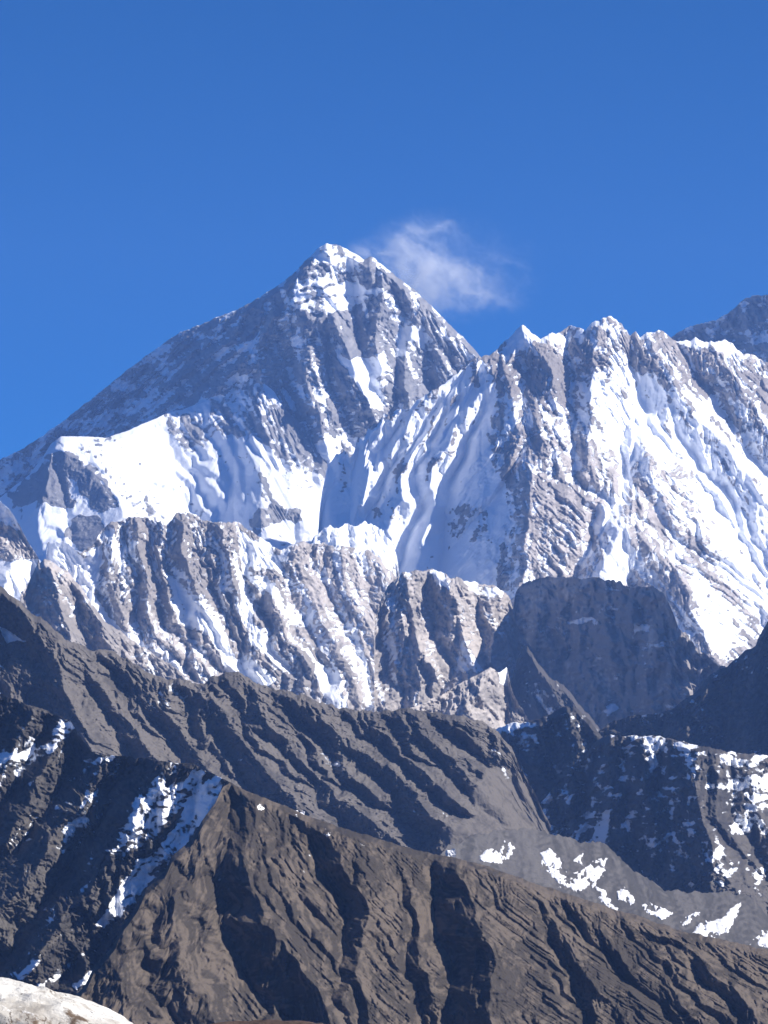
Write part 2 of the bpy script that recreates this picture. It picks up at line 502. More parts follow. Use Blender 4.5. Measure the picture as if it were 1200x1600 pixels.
# --- long snowy ridge with the big granite face
nup_ribs = [
    ([(760, 555, 32), (735, 575, 34), (700, 612, 36), (660, 660, 36), (640, 700, 33), (630, 740, 29), (642, 790, 22)], 1.3, 1.35),
    ([(750, 600, 32), (715, 650, 34), (695, 700, 33), (672, 752, 25)], 1.3, 1.35),
    ([(655, 622, 25), (625, 660, 27), (598, 700, 25), (565, 745, 20)], 1.3, 1.3),
    ([(600, 655, 19), (575, 690, 20), (555, 730, 16)], 1.3, 1.3),
    ([(535, 702, 16), (528, 740, 17), (545, 800, 11)], 1.3, 1.2),
    ([(700, 592, 31), (668, 640, 33), (640, 690, 30), (612, 735, 25), (590, 780, 18)], 1.3, 1.35),
    ([(570, 668, 16), (545, 715, 18), (520, 770, 14), (505, 830, 11)], 1.3, 1.35),
    ([(630, 636, 22), (606, 668, 22), (580, 715, 21), (560, 770, 16)], 1.3, 1.35),
    ([(815, 512, 30), (790, 570, 40), (770, 640, 62), (764, 700, 98), (782, 745, 120), (796, 790, 132), (790, 830, 134), (772, 905, 124)], 1.6, 0.6),
    ([(505, 845, 84), (560, 852, 88), (612, 872, 80)], 0.9, 0.7),
    ([(818, 512, 50), (870, 600, 48), (890, 660, 42), (900, 700, 42)], 0.9, 1.0),
    ([(940, 497, 55), (925, 560, 50), (915, 630, 52), (905, 720, 65), (885, 800, 70), (890, 900, 50)], 1.15, 0.55),
    ([(1010, 522, 50), (1060, 600, 42), (1120, 680, 35), (1200, 780, 30)], 0.7, 1.0),
    ([(1110, 530, 50), (1170, 620, 42), (1230, 720, 35)], 0.8, 1.0),
    ([(1000, 700, 50), (1040, 800, 55), (1090, 900, 50), (1150, 1010, 30)], 0.8, 0.8),
    ([(966, 824, 95), (945, 865, 95), (925, 905, 80)], 1.3, 0.9),
    ([(966, 824, 95), (1010, 855, 90), (1060, 890, 88), (1085, 950, 80), (1110, 1030, 70)], 1.0, 0.8),
    ([(845, 760, 60), (838, 840, 50), (830, 900, 40)], 0.9, 1.2),
]
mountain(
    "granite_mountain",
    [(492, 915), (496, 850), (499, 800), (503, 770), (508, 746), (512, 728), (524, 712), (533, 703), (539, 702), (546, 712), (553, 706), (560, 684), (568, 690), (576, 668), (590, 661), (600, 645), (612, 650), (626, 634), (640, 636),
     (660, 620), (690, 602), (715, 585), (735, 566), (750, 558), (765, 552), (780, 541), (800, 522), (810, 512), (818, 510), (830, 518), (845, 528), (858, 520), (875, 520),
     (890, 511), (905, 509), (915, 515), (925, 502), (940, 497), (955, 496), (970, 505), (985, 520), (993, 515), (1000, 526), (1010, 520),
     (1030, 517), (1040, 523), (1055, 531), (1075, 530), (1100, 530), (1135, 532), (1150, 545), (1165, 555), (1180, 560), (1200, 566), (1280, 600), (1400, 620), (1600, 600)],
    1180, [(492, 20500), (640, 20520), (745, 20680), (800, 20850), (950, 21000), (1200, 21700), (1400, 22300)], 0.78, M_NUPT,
    "long snow-capped ridge with a wide pale granite face and fluted snow", seed=41, jag=(5.0, 17), ribs=nup_ribs, gullies=[([(756, 630, 6), (738, 681, 26), (705, 745, 44), (690, 830, 52), (690, 940, 50)], 1.3, 1.2), ([(660, 800, 40), (620, 890, 46)], 1.2, 0.9),
        ([(722, 586, 4), (668, 650, 24), (622, 712, 30), (578, 795, 26)], 2.0, 0.9), ([(734, 604, 6), (694, 652, 26), (660, 694, 30), (648, 760, 20)], 1.9, 0.9),
        ([(640, 645, 6), (612, 680, 16), (590, 712, 14)], 1.8, 0.9), ([(555, 712, 6), (545, 760, 16), (550, 800, 10)], 1.6, 0.9)], RK=0.38, warp=(6, 34),
    fl=[(600, 700, 112), (660, 690, 118), (720, 720, 122), (690, 840, 110), (850, 580, 60), (820, 820, 84), (960, 640, 52), (1100, 700, 48), (1000, 840, 62),
        (1160, 900, 48), (900, 800, 78), (1080, 960, 52), (790, 700, 80)],
    rough=((30, 4.0), (11, 5.0), (5.5, 3.4)), crag=((24, 2.8), (10, 1.8), (5, 1.6)), slen=44, lump=(70, 8), ero=(0.55, 0.42, 1.6), fine=0.8, snow=0.475, snow_streak=0.24, snow_fbm=0.18, snow_scale=20, snow_cave=0.12, fleck=(0.26, 6, 1.2), streak_scales=(4.5, 10),
    snow_paint=[
        ([(490, 810), (560, 815), (615, 850), (610, 890), (560, 905), (480, 890)], 0.5, 8),
        ([(640, 790), (700, 730), (755, 640), (772, 690), (760, 745), (790, 790), (785, 840), (765, 940), (600, 940), (620, 850)], 0.3, 8),
        ([(470, 900), (490, 740), (640, 630), (750, 558), (775, 600), (765, 690), (790, 800), (770, 930), (600, 930)], 0.38, 10),
        ([(800, 512), (830, 512), (850, 535), (820, 535), (800, 560), (770, 560)], 0.35, 6),
        ([(850, 525), (990, 500), (1000, 525), (940, 520), (880, 540)], 0.2, 8),
        ([(1060, 528), (1140, 530), (1140, 545), (1070, 545)], 0.5, 5),
        ([(800, 545), (1000, 530), (1190, 570), (1200, 660), (1040, 600), (960, 570), (900, 600), (850, 640), (800, 620)], -0.10, 14),
        ([(900, 600), (960, 575), (1040, 590), (1110, 630), (1190, 720), (1300, 800), (1300, 1000), (1190, 960), (1120, 860), (1080, 760), (1000, 700), (920, 690)], 0.38, 16),
        ([(920, 690), (1000, 690), (1060, 760), (1120, 860), (1000, 850), (900, 830), (890, 740)], 0.06, 14),
        ([(840, 680), (910, 690), (890, 780), (880, 900), (820, 900), (790, 700)], -0.15, 12),
        ([(690, 800), (730, 785), (760, 800), (770, 860), (730, 850), (690, 830)], -0.55, 6),
        ([(640, 880), (690, 825), (740, 850), (700, 890)], -0.15, 10),
        ([(755, 750), (790, 755), (800, 775), (760, 768)], 0.5, 4),
        ([(940, 880), (966, 822), (985, 850), (1000, 880), (980, 920), (930, 910)], 0.55, 6),
        ([(985, 850), (1060, 880), (1180, 960), (1130, 1030), (1050, 930)], 0.3, 12),
        ([(1050, 880), (1085, 895), (1075, 945), (1050, 930)], -0.5, 6),
    ],
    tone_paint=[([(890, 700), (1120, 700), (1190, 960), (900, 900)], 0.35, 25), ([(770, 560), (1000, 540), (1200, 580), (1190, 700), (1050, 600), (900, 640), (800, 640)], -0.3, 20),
                ([(560, 640), (770, 560), (780, 900), (600, 900)], -0.3, 20)])

mountain(
    "glacier",
    [(462, 900), (476, 868), (488, 842), (500, 829), (514, 824), (528, 826), (545, 817), (556, 822), (570, 816), (582, 822), (596, 832), (606, 846), (614, 852), (620, 870), (626, 905)], 1010,
    [(462, 18500), (626, 18900)], 0.9, M_NUPT, "bright broken icefall at the foot of the fluted snow ridge", cat="glacier", seed=201, jag=(4.5, 10), ysm=25,
    fl=[(550, 860, 90)], rough=((16, 5), (8, 3), (4.5, 1.5)), RK=1.0, slen=16, lump=(40, 8), strata=(12, 5, 0.1), ero=(0.5, 0.4, 1.8), snow=0.8, snow_fbm=0.2, snow_scale=14, snow_streak=0.15)

# --- lower walls under the snow
mountain(
    "left_snow_peak", [(-160, 740), (-60, 760), (0, 783), (14, 795), (24, 808), (34, 828), (48, 853), (60, 872), (63, 885), (80, 920), (120, 990)], 1040,
    [(-160, 16600), (120, 16300)], 0.8, M_WALL, "small brown cliff with a hanging snowfield at the left edge", seed=51, jag=(2, 14),
    fl=[(20, 850, 95)], rough=((30, 4), (12, 2), (6, 1)), snow=0.15, snow_fbm=0.2,
    snow_paint=[([(-160, 700), (0, 780), (30, 815), (32, 832), (0, 822), (-160, 800)], 0.6, 5), ([(-160, 880), (0, 878), (60, 872), (55, 900), (30, 940), (0, 1000), (-160, 1000)], 0.85, 5)],
    tone_paint=[([(-160, 700), (100, 700), (100, 1000), (-160, 1000)], 0.2, 5)])

wall_ribs = [([(285, 803, 24), (280, 850, 25), (300, 910, 22), (330, 990, 16)], 1.5, 1.0), ([(210, 812, 22), (215, 880, 20), (240, 960, 16), (280, 1030, 12)], 1.5, 1.1),
             ([(165, 830, 20), (160, 890, 19), (190, 970, 14)], 1.1, 0.9), ([(345, 818, 23), (352, 880, 23), (365, 930, 16)], 1.3, 0.9),
             ([(250, 820, 21), (255, 890, 20), (275, 960, 14)], 1.5, 1.1),
             ([(455, 852, 23), (480, 920, 20), (510, 1000, 17), (560, 1080, 13)], 1.0, 0.8), ([(530, 854, 21), (550, 930, 20), (580, 1010, 16)], 1.1, 0.8),
             ([(590, 866, 23), (605, 930, 20), (620, 1020, 16)], 1.1, 0.9), ([(420, 930, 18), (440, 980, 18), (480, 1050, 13)], 1.1, 0.8)]
mountain(
    "fluted_mountain",
    [(60, 960), (75, 850), (100, 845), (125, 862), (145, 850), (155, 836), (175, 815), (195, 808), (215, 808), (240, 812), (262, 815), (275, 804), (290, 799), (305, 806), (320, 818), (345, 815),
     (370, 816), (388, 828), (405, 838), (425, 852), (440, 858), (455, 850), (470, 845), (490, 849), (530, 853), (570, 859), (592, 868), (606, 890), (622, 906), (650, 940), (760, 1010)],
    1200, [(60, 16900), (760, 17900)], 0.62, M_WALL,
    "pale fluted rock wall streaked with snow gullies below the white bowl", seed=61, jag=(4.5, 12), ribs=wall_ribs, warp=(13, 55),
    fl=[(180, 900, 65), (300, 880, 75), (350, 1000, 50), (440, 960, 55), (520, 900, 75), (560, 1040, 70), (240, 1000, 55), (600, 950, 80)],
    rough=((26, 2.5), (9, 3.5), (4.5, 1.8)), slen=60, lump=(60, 10), RK=0.45, ero=(0.42, 0.42, 1.6), smooth_paint=[([(445, 855), (600, 875), (640, 940), (640, 1120), (500, 1100), (440, 960)], 0.6, 20)], crag=((30, 5), (13, 4.5), (6, 2.6)), snow=0.38, snow_streak=0.24, snow_fbm=0.16, snow_scale=24, snow_cave=0.05, fleck=(0.18, 6, 0.6), streak_scales=(4, 9),
    snow_paint=[
        ([(60, 850), (100, 840), (130, 880), (145, 920), (140, 945), (110, 900), (70, 880)], 0.8, 5),
        ([(125, 860), (142, 858), (150, 900), (150, 950), (138, 940)], 0.7, 4),
        ([(140, 920), (165, 960), (200, 990), (240, 1015), (235, 1022), (190, 998), (150, 962)], 0.8, 4),
        ([(262, 880), (278, 900), (300, 940), (340, 990), (425, 1062), (415, 1075), (360, 1050), (310, 1000), (275, 950)], 0.62, 6),
        ([(330, 830), (352, 900), (360, 930), (340, 930), (335, 880)], 0.3, 6),
        ([(368, 825), (420, 850), (445, 862), (430, 890), (400, 890), (440, 940), (482, 978), (470, 985), (420, 940), (385, 900)], 0.55, 7),
        ([(365, 880), (395, 940), (420, 1010), (450, 1060), (435, 1060), (400, 1000), (375, 940)], 0.45, 6),
        ([(470, 1020), (520, 1080), (550, 1110), (530, 1110), (490, 1070)], 0.4, 8),
        ([(480, 850), (620, 900), (620, 1000), (560, 1000)], 0.05, 15),
    ],
    tone_paint=[([(440, 840), (640, 880), (640, 1120), (520, 1110)], 0.3, 20), ([(150, 800), (330, 800), (330, 960), (180, 960)], -0.25, 20)])

mountain(
    "rock_buttress", [(20, 960), (38, 928), (50, 897), (60, 880), (70, 875), (82, 880), (105, 893), (125, 915), (140, 940), (165, 970), (200, 996), (240, 1022), (300, 1062), (380, 1110), (450, 1150)],
    1220, [(20, 14200), (450, 15200)], 0.8, M_WALL, "dark rocky rib with dusted ledges in front of the left glacier", seed=71, jag=(3, 12),
    ribs=[([(72, 876, 50), (90, 940, 50), (120, 1010, 40)], 1.2, 0.9), ([(125, 915, 45), (150, 980, 45), (200, 1050, 40)], 1.3, 0.9)],
    fl=[(120, 960, 60)], rough=((26, 5), (12, 3), (6, 1.4)), snow=0.24, snow_fbm=0.24, fleck=(0.2, 6, 2.2), tone_paint=[([(0, 850), (450, 850), (450, 1200), (0, 1200)], -0.1, 5)])

mountain(
    "brown_buttress",
    [(585, 960), (605, 918), (620, 903), (632, 893), (650, 890), (680, 890), (700, 900), (720, 906), (745, 910), (765, 914), (785, 921), (797, 936), (804, 960), (812, 988), (832, 1015), (900, 1120)],
    1240, [(585, 15400), (900, 16100)], 0.7, M_WALL, "square-topped brown rock buttress standing below the blue shadowed bowl", seed=81, jag=(4.5, 11),
    ribs=[([(640, 893, 16), (640, 950, 16), (655, 1030, 16)], 0.3, 0.3), ([(705, 903, 58), (712, 960, 60), (730, 1010, 50), (745, 1050, 40)], 1.35, 0.9),
          ([(785, 921, 56), (770, 970, 54), (760, 1030, 40)], 1.3, 0.9)],
    fl=[(650, 950, 75), (700, 1000, 65), (780, 980, 75)], rough=((22, 4.5), (11, 3.4), (5.5, 1.6)), snow=0.26, snow_streak=0.2, snow_fbm=0.16, snow_scale=22, streak_scales=(4, 9),
    snow_paint=[([(668, 892), (690, 890), (705, 920), (690, 918)], 0.55, 4), ([(730, 905), (790, 918), (785, 935), (745, 925)], 0.45, 5), ([(725, 1000), (750, 1035), (745, 1050), (705, 1045)], 0.4, 5),
                ([(590, 920), (615, 920), (620, 1080), (600, 1080)], 0.25, 8)],
    tone_paint=[([(580, 880), (900, 880), (900, 1120), (580, 1120)], -0.05, 5), ([(720, 990), (755, 1030), (745, 1055), (700, 1055)], 0.5, 6)])

# --- blue hazy cliff in shade
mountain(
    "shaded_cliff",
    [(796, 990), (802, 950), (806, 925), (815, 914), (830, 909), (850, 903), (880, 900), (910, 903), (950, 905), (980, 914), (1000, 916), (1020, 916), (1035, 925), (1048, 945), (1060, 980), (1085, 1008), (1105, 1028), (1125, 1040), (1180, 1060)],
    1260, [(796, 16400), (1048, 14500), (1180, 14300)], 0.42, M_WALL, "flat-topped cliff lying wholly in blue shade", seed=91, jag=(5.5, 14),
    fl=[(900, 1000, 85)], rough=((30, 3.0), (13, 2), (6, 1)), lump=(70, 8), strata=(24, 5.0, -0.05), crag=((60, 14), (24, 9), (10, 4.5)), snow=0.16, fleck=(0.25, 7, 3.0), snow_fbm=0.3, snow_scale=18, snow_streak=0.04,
    snow_paint=[([(880, 970), (930, 965), (935, 972), (890, 976)], 0.4, 4), ([(985, 970), (1015, 975), (1010, 985), (990, 982)], 0.4, 4), ([(930, 1115), (965, 1100), (970, 1108), (945, 1125)], 0.4, 4)],
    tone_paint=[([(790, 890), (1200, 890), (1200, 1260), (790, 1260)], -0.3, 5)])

# --- small light brown hill, dark spurs
mountain(
    "tan_hill", [(590, 1130), (640, 1106), (665, 1096), (690, 1084), (705, 1076), (722, 1064), (745, 1056), (765, 1044), (780, 1050), (792, 1042), (800, 1080), (840, 1150)], 1260,
    [(590, 12900), (840, 13500)], 0.9, M_WALL, "low tan hill with crumbly crest below the brown buttress", seed=101, jag=(2.2, 10),
    ribs=[([(765, 1044, 40), (735, 1090, 40), (700, 1130, 30)], 1.2, 0.8)], fl=[(720, 1100, 60)], rough=((24, 4), (11, 3), (5, 1.3)), snow=0.05, snow_fbm=0.12,
    snow_paint=[([(778, 1030), (797, 1035), (797, 1065), (782, 1062)], 0.75, 4)], tone_paint=[([(590, 1030), (850, 1030), (850, 1200), (590, 1200)], 0.1, 5)])

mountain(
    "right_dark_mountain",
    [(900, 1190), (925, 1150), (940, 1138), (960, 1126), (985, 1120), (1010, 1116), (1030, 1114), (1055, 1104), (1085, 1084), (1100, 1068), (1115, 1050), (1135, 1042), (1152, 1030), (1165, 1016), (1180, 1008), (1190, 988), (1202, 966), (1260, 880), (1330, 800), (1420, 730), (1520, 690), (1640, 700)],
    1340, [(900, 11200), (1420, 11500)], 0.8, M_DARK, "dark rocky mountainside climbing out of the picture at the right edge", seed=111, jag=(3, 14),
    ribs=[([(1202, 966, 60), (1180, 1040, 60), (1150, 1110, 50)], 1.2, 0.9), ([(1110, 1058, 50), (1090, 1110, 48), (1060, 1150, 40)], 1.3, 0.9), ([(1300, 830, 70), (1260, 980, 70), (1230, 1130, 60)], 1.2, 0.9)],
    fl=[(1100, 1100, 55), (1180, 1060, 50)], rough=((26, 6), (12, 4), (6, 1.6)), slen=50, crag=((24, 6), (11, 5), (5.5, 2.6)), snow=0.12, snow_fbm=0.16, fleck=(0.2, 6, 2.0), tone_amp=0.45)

mountain(
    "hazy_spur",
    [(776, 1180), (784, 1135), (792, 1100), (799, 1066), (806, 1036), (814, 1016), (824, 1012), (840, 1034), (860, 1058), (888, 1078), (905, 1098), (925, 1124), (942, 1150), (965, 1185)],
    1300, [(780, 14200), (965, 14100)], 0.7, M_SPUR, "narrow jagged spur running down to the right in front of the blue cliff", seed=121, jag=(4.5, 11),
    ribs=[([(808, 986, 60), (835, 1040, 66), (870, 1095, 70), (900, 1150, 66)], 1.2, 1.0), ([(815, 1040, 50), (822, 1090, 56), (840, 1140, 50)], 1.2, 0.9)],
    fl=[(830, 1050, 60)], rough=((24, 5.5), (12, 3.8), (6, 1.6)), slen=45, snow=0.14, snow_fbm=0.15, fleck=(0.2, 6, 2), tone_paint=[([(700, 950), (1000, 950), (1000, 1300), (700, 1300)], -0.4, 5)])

mountain(
    "dark_spur",
    [(690, 1170), (740, 1150), (770, 1140), (800, 1131), (830, 1127), (850, 1121), (864, 1112), (880, 1103), (895, 1104), (910, 1113), (925, 1130), (942, 1152), (965, 1188), (1010, 1245)],
    1420, [(690, 10100), (810, 9900), (1010, 9550)], 0.85, M_DARK, "dark craggy spur dropping to the scree between two valleys", seed=125, jag=(3.6, 12),
    ribs=[([(878, 1078, 60), (890, 1120, 70), (905, 1180, 78), (880, 1230, 60)], 1.3, 0.9), ([(925, 1124, 60), (935, 1180, 78), (945, 1260, 76), (960, 1340, 60)], 1.4, 0.9),
          ([(845, 1125, 50), (830, 1190, 66), (860, 1260, 50)], 1.3, 0.9), ([(790, 1135, 46), (800, 1190, 50), (820, 1240, 40)], 1.2, 0.9)],
    fl=[(830, 1150, 60), (860, 1200, 60), (930, 1200, 100)], rough=((24, 5.5), (12, 3.8), (6, 1.6)), slen=45, crag=((24, 6), (11, 5), (5.5, 2.6)), tone_amp=0.5, snow=0.14, snow_fbm=0.16, fleck=(0.2, 6, 2),
    snow_paint=[([(760, 1135), (850, 1120), (850, 1130), (770, 1146)], 0.4, 5), ([(815, 1185), (835, 1190), (820, 1215), (808, 1230)], 0.3, 5)])

mountain(
    "dappled_mountain",
    [(840, 1260), (900, 1190), (935, 1155), (955, 1148), (980, 1150), (1000, 1150), (1030, 1150), (1060, 1158), (1100, 1166), (1150, 1176), (1200, 1180), (1280, 1170), (1400, 1150), (1550, 1130), (1700, 1150)],
    1640, [(840, 9550), (1060, 9150), (1110, 9120), (1250, 9500), (1400, 9700)], 0.95, M_DARK, "dark shaded slope dappled with snow above the valley scree", seed=131, jag=(2.6, 14),
    ribs=[([(1085, 1164, 70), (1080, 1230, 95), (1110, 1300, 110), (1150, 1390, 110), (1200, 1460, 90)], 1.25, 0.7), ([(1165, 1178, 75), (1170, 1240, 90), (1190, 1300, 95), (1230, 1380, 90)], 1.35, 0.8),
          ([(1010, 1150, 50), (1005, 1220, 60), (1025, 1300, 60)], 1.3, 1.2), ([(960, 1148, 46), (950, 1230, 48), (960, 1310, 40)], 1.2, 1.2)],
    fl=[(1000, 1230, 110), (1100, 1230, 95), (1180, 1280, 100), (1080, 1380, 60)], rough=((26, 5), (12, 3.6), (6, 1.6)), slen=30, strata=(16, 3, 0.3),
    crag=((24, 6), (11, 5), (5.5, 2.6)), tone_amp=0.45, snow=0.27, snow_fbm=0.38, snow_scale=15, snow_streak=0.16, fleck=(0.36, 6, 2.4),
    snow_paint=[([(920, 1320), (940, 1270), (960, 1262), (955, 1290), (935, 1345), (915, 1350)], 0.45, 5), ([(1020, 1150), (1200, 1165), (1230, 1230), (1210, 1330), (1150, 1300), (1060, 1200)], 0.2, 12),
                ([(960, 1310), (1060, 1330), (1200, 1400), (1200, 1500), (1060, 1440)], -0.2, 15), ([(1080, 1180), (1110, 1190), (1125, 1300), (1090, 1310)], -0.2, 8)])

# --- middle ridge with slanting spurs
spur_ribs = [
    ([(10, 922, 60), (55, 990, 80), (90, 1060, 90), (120, 1140, 85), (130, 1200, 80)], 1.6, 0.7),
    ([(45, 955, 50), (100, 1018, 62), (150, 1078, 66), (205, 1140, 60), (250, 1190, 50)], 1.35, 0.6),
    ([(150, 1015, 46), (200, 1058, 58), (250, 1113, 62), (300, 1180, 56), (340, 1225, 50)], 1.4, 0.6),
    ([(280, 1066, 56), (328, 1108, 72), (372, 1160, 76), (420, 1220, 70), (470, 1280, 56)], 1.6, 0.6),
    ([(230, 1055, 40), (285, 1110, 50), (325, 1160, 50), (350, 1200, 40)], 1.3, 0.7),
    ([(350, 1070, 50), (400, 1118, 58), (452, 1170, 60), (505, 1222, 56), (570, 1290, 46)], 1.4, 0.6),
    ([(430, 1078, 50), (500, 1128, 62), (570, 1180, 64), (640, 1242, 58), (700, 1305, 46)], 1.5, 0.6),
    ([(390, 1075, 40), (455, 1135, 48), (520, 1190, 50), (585, 1250, 44)], 1.3, 0.7),
    ([(520, 1102, 48), (580, 1140, 58), (640, 1190, 60), (705, 1255, 50)], 1.5, 0.6),
    ([(600, 1112, 46), (650, 1148, 56), (700, 1190, 56), (745, 1242, 44)], 1.5, 0.7),
    ([(680, 1114, 44), (722, 1150, 52), (765, 1186, 46)], 1.5, 0.7),
    ([(480, 1100, 40), (540, 1150, 48), (610, 1210, 48), (670, 1275, 40)], 1.3, 0.7),
]
mountain(
    "ribbed_mountain",
    [(-480, 700), (-300, 760), (-160, 830), (-60, 880), (0, 914), (30, 938), (50, 960), (70, 970), (110, 1002), (145, 1017), (165, 1014), (200, 1030), (235, 1052), (258, 1064), (280, 1060), (300, 1068), (320, 1066), (338, 1055), (352, 1050), (370, 1049), (388, 1056), (402, 1068),
     (430, 1076), (450, 1080), (475, 1086), (500, 1098), (530, 1106), (575, 1110), (600, 1110), (630, 1106), (660, 1110), (700, 1116), (740, 1124), (772, 1138), (800, 1170), (830, 1230), (860, 1290)],
    1440, [(-160, 8400), (860, 9000)], 0.95, M_SPUR, "grey-brown mountainside cut into long slanting spurs and gullies", seed=141, jag=(3.6, 11), ribs=spur_ribs, warp=(7, 34),
    fl=[(150, 1080, 52), (300, 1120, 50), (450, 1150, 46), (600, 1180, 42), (720, 1200, 50)], rough=((24, 4.5), (11, 2.8), (5.5, 1.2)), slen=50, lump=(95, 20), fine=0.8, crag=((24, 3.5), (10, 3.6), (5, 2.6)), tone_amp=0.4,
    snow=0.02, snow_fbm=0.1, snow_paint=[([(-10, 970), (20, 985), (40, 1000), (10, 1000)], 0.7, 4)],
    smooth_paint=[([(690, 1304), (700, 1288), (713, 1290), (736, 1268), (732, 1246), (744, 1226), (754, 1204), (768, 1196), (783, 1200), (900, 1300), (900, 1440), (690, 1440)], 0.86, 6)],
    tone_paint=[([(690, 1304), (700, 1288), (713, 1290), (736, 1268), (732, 1246), (744, 1226), (754, 1204), (768, 1196), (783, 1200), (900, 1300), (900, 1440), (690, 1440)], 0.3, 5), ([(300, 1030), (410, 1030), (410, 1075), (300, 1075)], -0.3, 5)])

# --- scree valley floor
scree, scree_i = mountain(
    "scree_terrain",
    [(640, 1400), (682, 1344), (700, 1322), (740, 1306), (790, 1296), (832, 1298), (866, 1302), (905, 1314), (945, 1318), (990, 1362), (1040, 1392), (1110, 1394), (1165, 1396), (1200, 1430), (1400, 1480), (1800, 1500)],
    1720, [(640, 7200), (1400, 7750)], 1.7, M_SCREE, "grey scree fans spread across the valley floor", cat="scree slope", seed=151, jag=(5, 16), warp=(6, 30),
    ero=None, crag=((14, 0.6),),
    fl=[(750, 1280, 100), (900, 1380, 70), (790, 1260, 65)], rough=((22, 1.2), (9, 0.7)), slen=70, lump=(60, 4), planar=1200, snow=0.0, snow_fbm=0.12, snow_streak=0.05, tone_streak=0.35, back=0.35, back_len=1200,
    tone_paint=[([(690, 1340), (695, 1290), (785, 1190), (830, 1300), (860, 1380)], 0.35, 10)])

# --- shaded flank with snow streaks, then the near brown hill in front of it
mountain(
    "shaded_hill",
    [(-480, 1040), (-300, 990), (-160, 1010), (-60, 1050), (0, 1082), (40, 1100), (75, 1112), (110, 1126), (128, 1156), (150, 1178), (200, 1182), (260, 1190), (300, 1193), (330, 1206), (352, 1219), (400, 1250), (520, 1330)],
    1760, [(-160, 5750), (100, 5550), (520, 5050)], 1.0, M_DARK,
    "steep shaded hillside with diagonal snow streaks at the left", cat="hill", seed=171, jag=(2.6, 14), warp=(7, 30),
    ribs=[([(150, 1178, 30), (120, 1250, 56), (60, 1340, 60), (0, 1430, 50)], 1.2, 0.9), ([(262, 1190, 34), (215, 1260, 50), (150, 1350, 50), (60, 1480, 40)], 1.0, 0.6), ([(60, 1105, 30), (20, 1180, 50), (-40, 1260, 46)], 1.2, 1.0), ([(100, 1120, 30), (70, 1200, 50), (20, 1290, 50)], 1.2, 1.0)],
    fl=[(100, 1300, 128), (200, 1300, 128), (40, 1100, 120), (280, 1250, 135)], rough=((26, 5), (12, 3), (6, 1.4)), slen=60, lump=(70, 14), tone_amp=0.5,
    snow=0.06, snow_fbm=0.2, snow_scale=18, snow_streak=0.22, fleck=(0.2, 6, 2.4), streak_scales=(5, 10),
    snow_paint=[
        ([(356, 1205), (352, 1245), (300, 1310), (235, 1385), (165, 1450), (145, 1450), (215, 1350), (270, 1290), (300, 1240)], 0.62, 6),
        ([(330, 1205), (250, 1215), (205, 1260), (165, 1335), (190, 1345), (240, 1310), (300, 1260)], 0.52, 10),
        ([(190, 1190), (150, 1260), (95, 1335), (80, 1330), (115, 1270), (150, 1205)], 0.38, 6),
        ([(0, 1170), (60, 1150), (110, 1130), (120, 1145), (40, 1215), (0, 1225)], 0.40, 7),
        ([(-10, 1180), (50, 1172), (55, 1185), (-10, 1195)], 0.3, 5),
        ([(95, 1125), (120, 1135), (90, 1175), (72, 1185)], 0.35, 5), ([(130, 1182), (185, 1182), (180, 1192), (130, 1192)], 0.4, 4),
        ([(0, 1330), (40, 1270), (80, 1250), (60, 1320)], 0.3, 10),
        ([(10, 1550), (45, 1490), (65, 1495), (20, 1565)], 0.55, 5), ([(60, 1540), (105, 1500), (98, 1530), (70, 1550)], 0.5, 5), ([(110, 1540), (175, 1490), (160, 1520), (120, 1545)], 0.6, 4),
    ])

near_ribs = [
    ([(380, 1240, 70), (366, 1310, 108), (382, 1390, 132), (415, 1460, 140), (450, 1510, 140), (488, 1570, 130), (520, 1660, 118)], 1.9, 0.6),
    ([(300, 1330, 80), (262, 1400, 100), (270, 1470, 104), (320, 1550, 100), (360, 1640, 90)], 0.8, 0.75),
    ([(200, 1460, 90), (190, 1540, 96), (220, 1640, 90)], 0.6, 0.5),
    ([(470, 1275, 60), (518, 1296, 92), (545, 1350, 118), (562, 1430, 118), (552, 1500, 112), (560, 1600, 100)], 1.9, 0.6),
    ([(600, 1312, 72), (640, 1380, 80), (655, 1460, 76), (690, 1560, 64)], 0.7, 0.8),
    ([(702, 1338, 74), (722, 1370, 116), (738, 1440, 134), (752, 1520, 134), (775, 1620, 120)], 2.0, 0.6),
    ([(790, 1365, 72), (830, 1410, 80), (890, 1470, 78), (960, 1560, 66)], 0.8, 0.5),
    ([(880, 1395, 70), (935, 1445, 74), (1010, 1505, 66), (1090, 1580, 54)], 0.9, 0.5),
    ([(1000, 1435, 60), (1060, 1485, 62), (1130, 1540, 55), (1210, 1620, 45)], 0.9, 0.5),
]
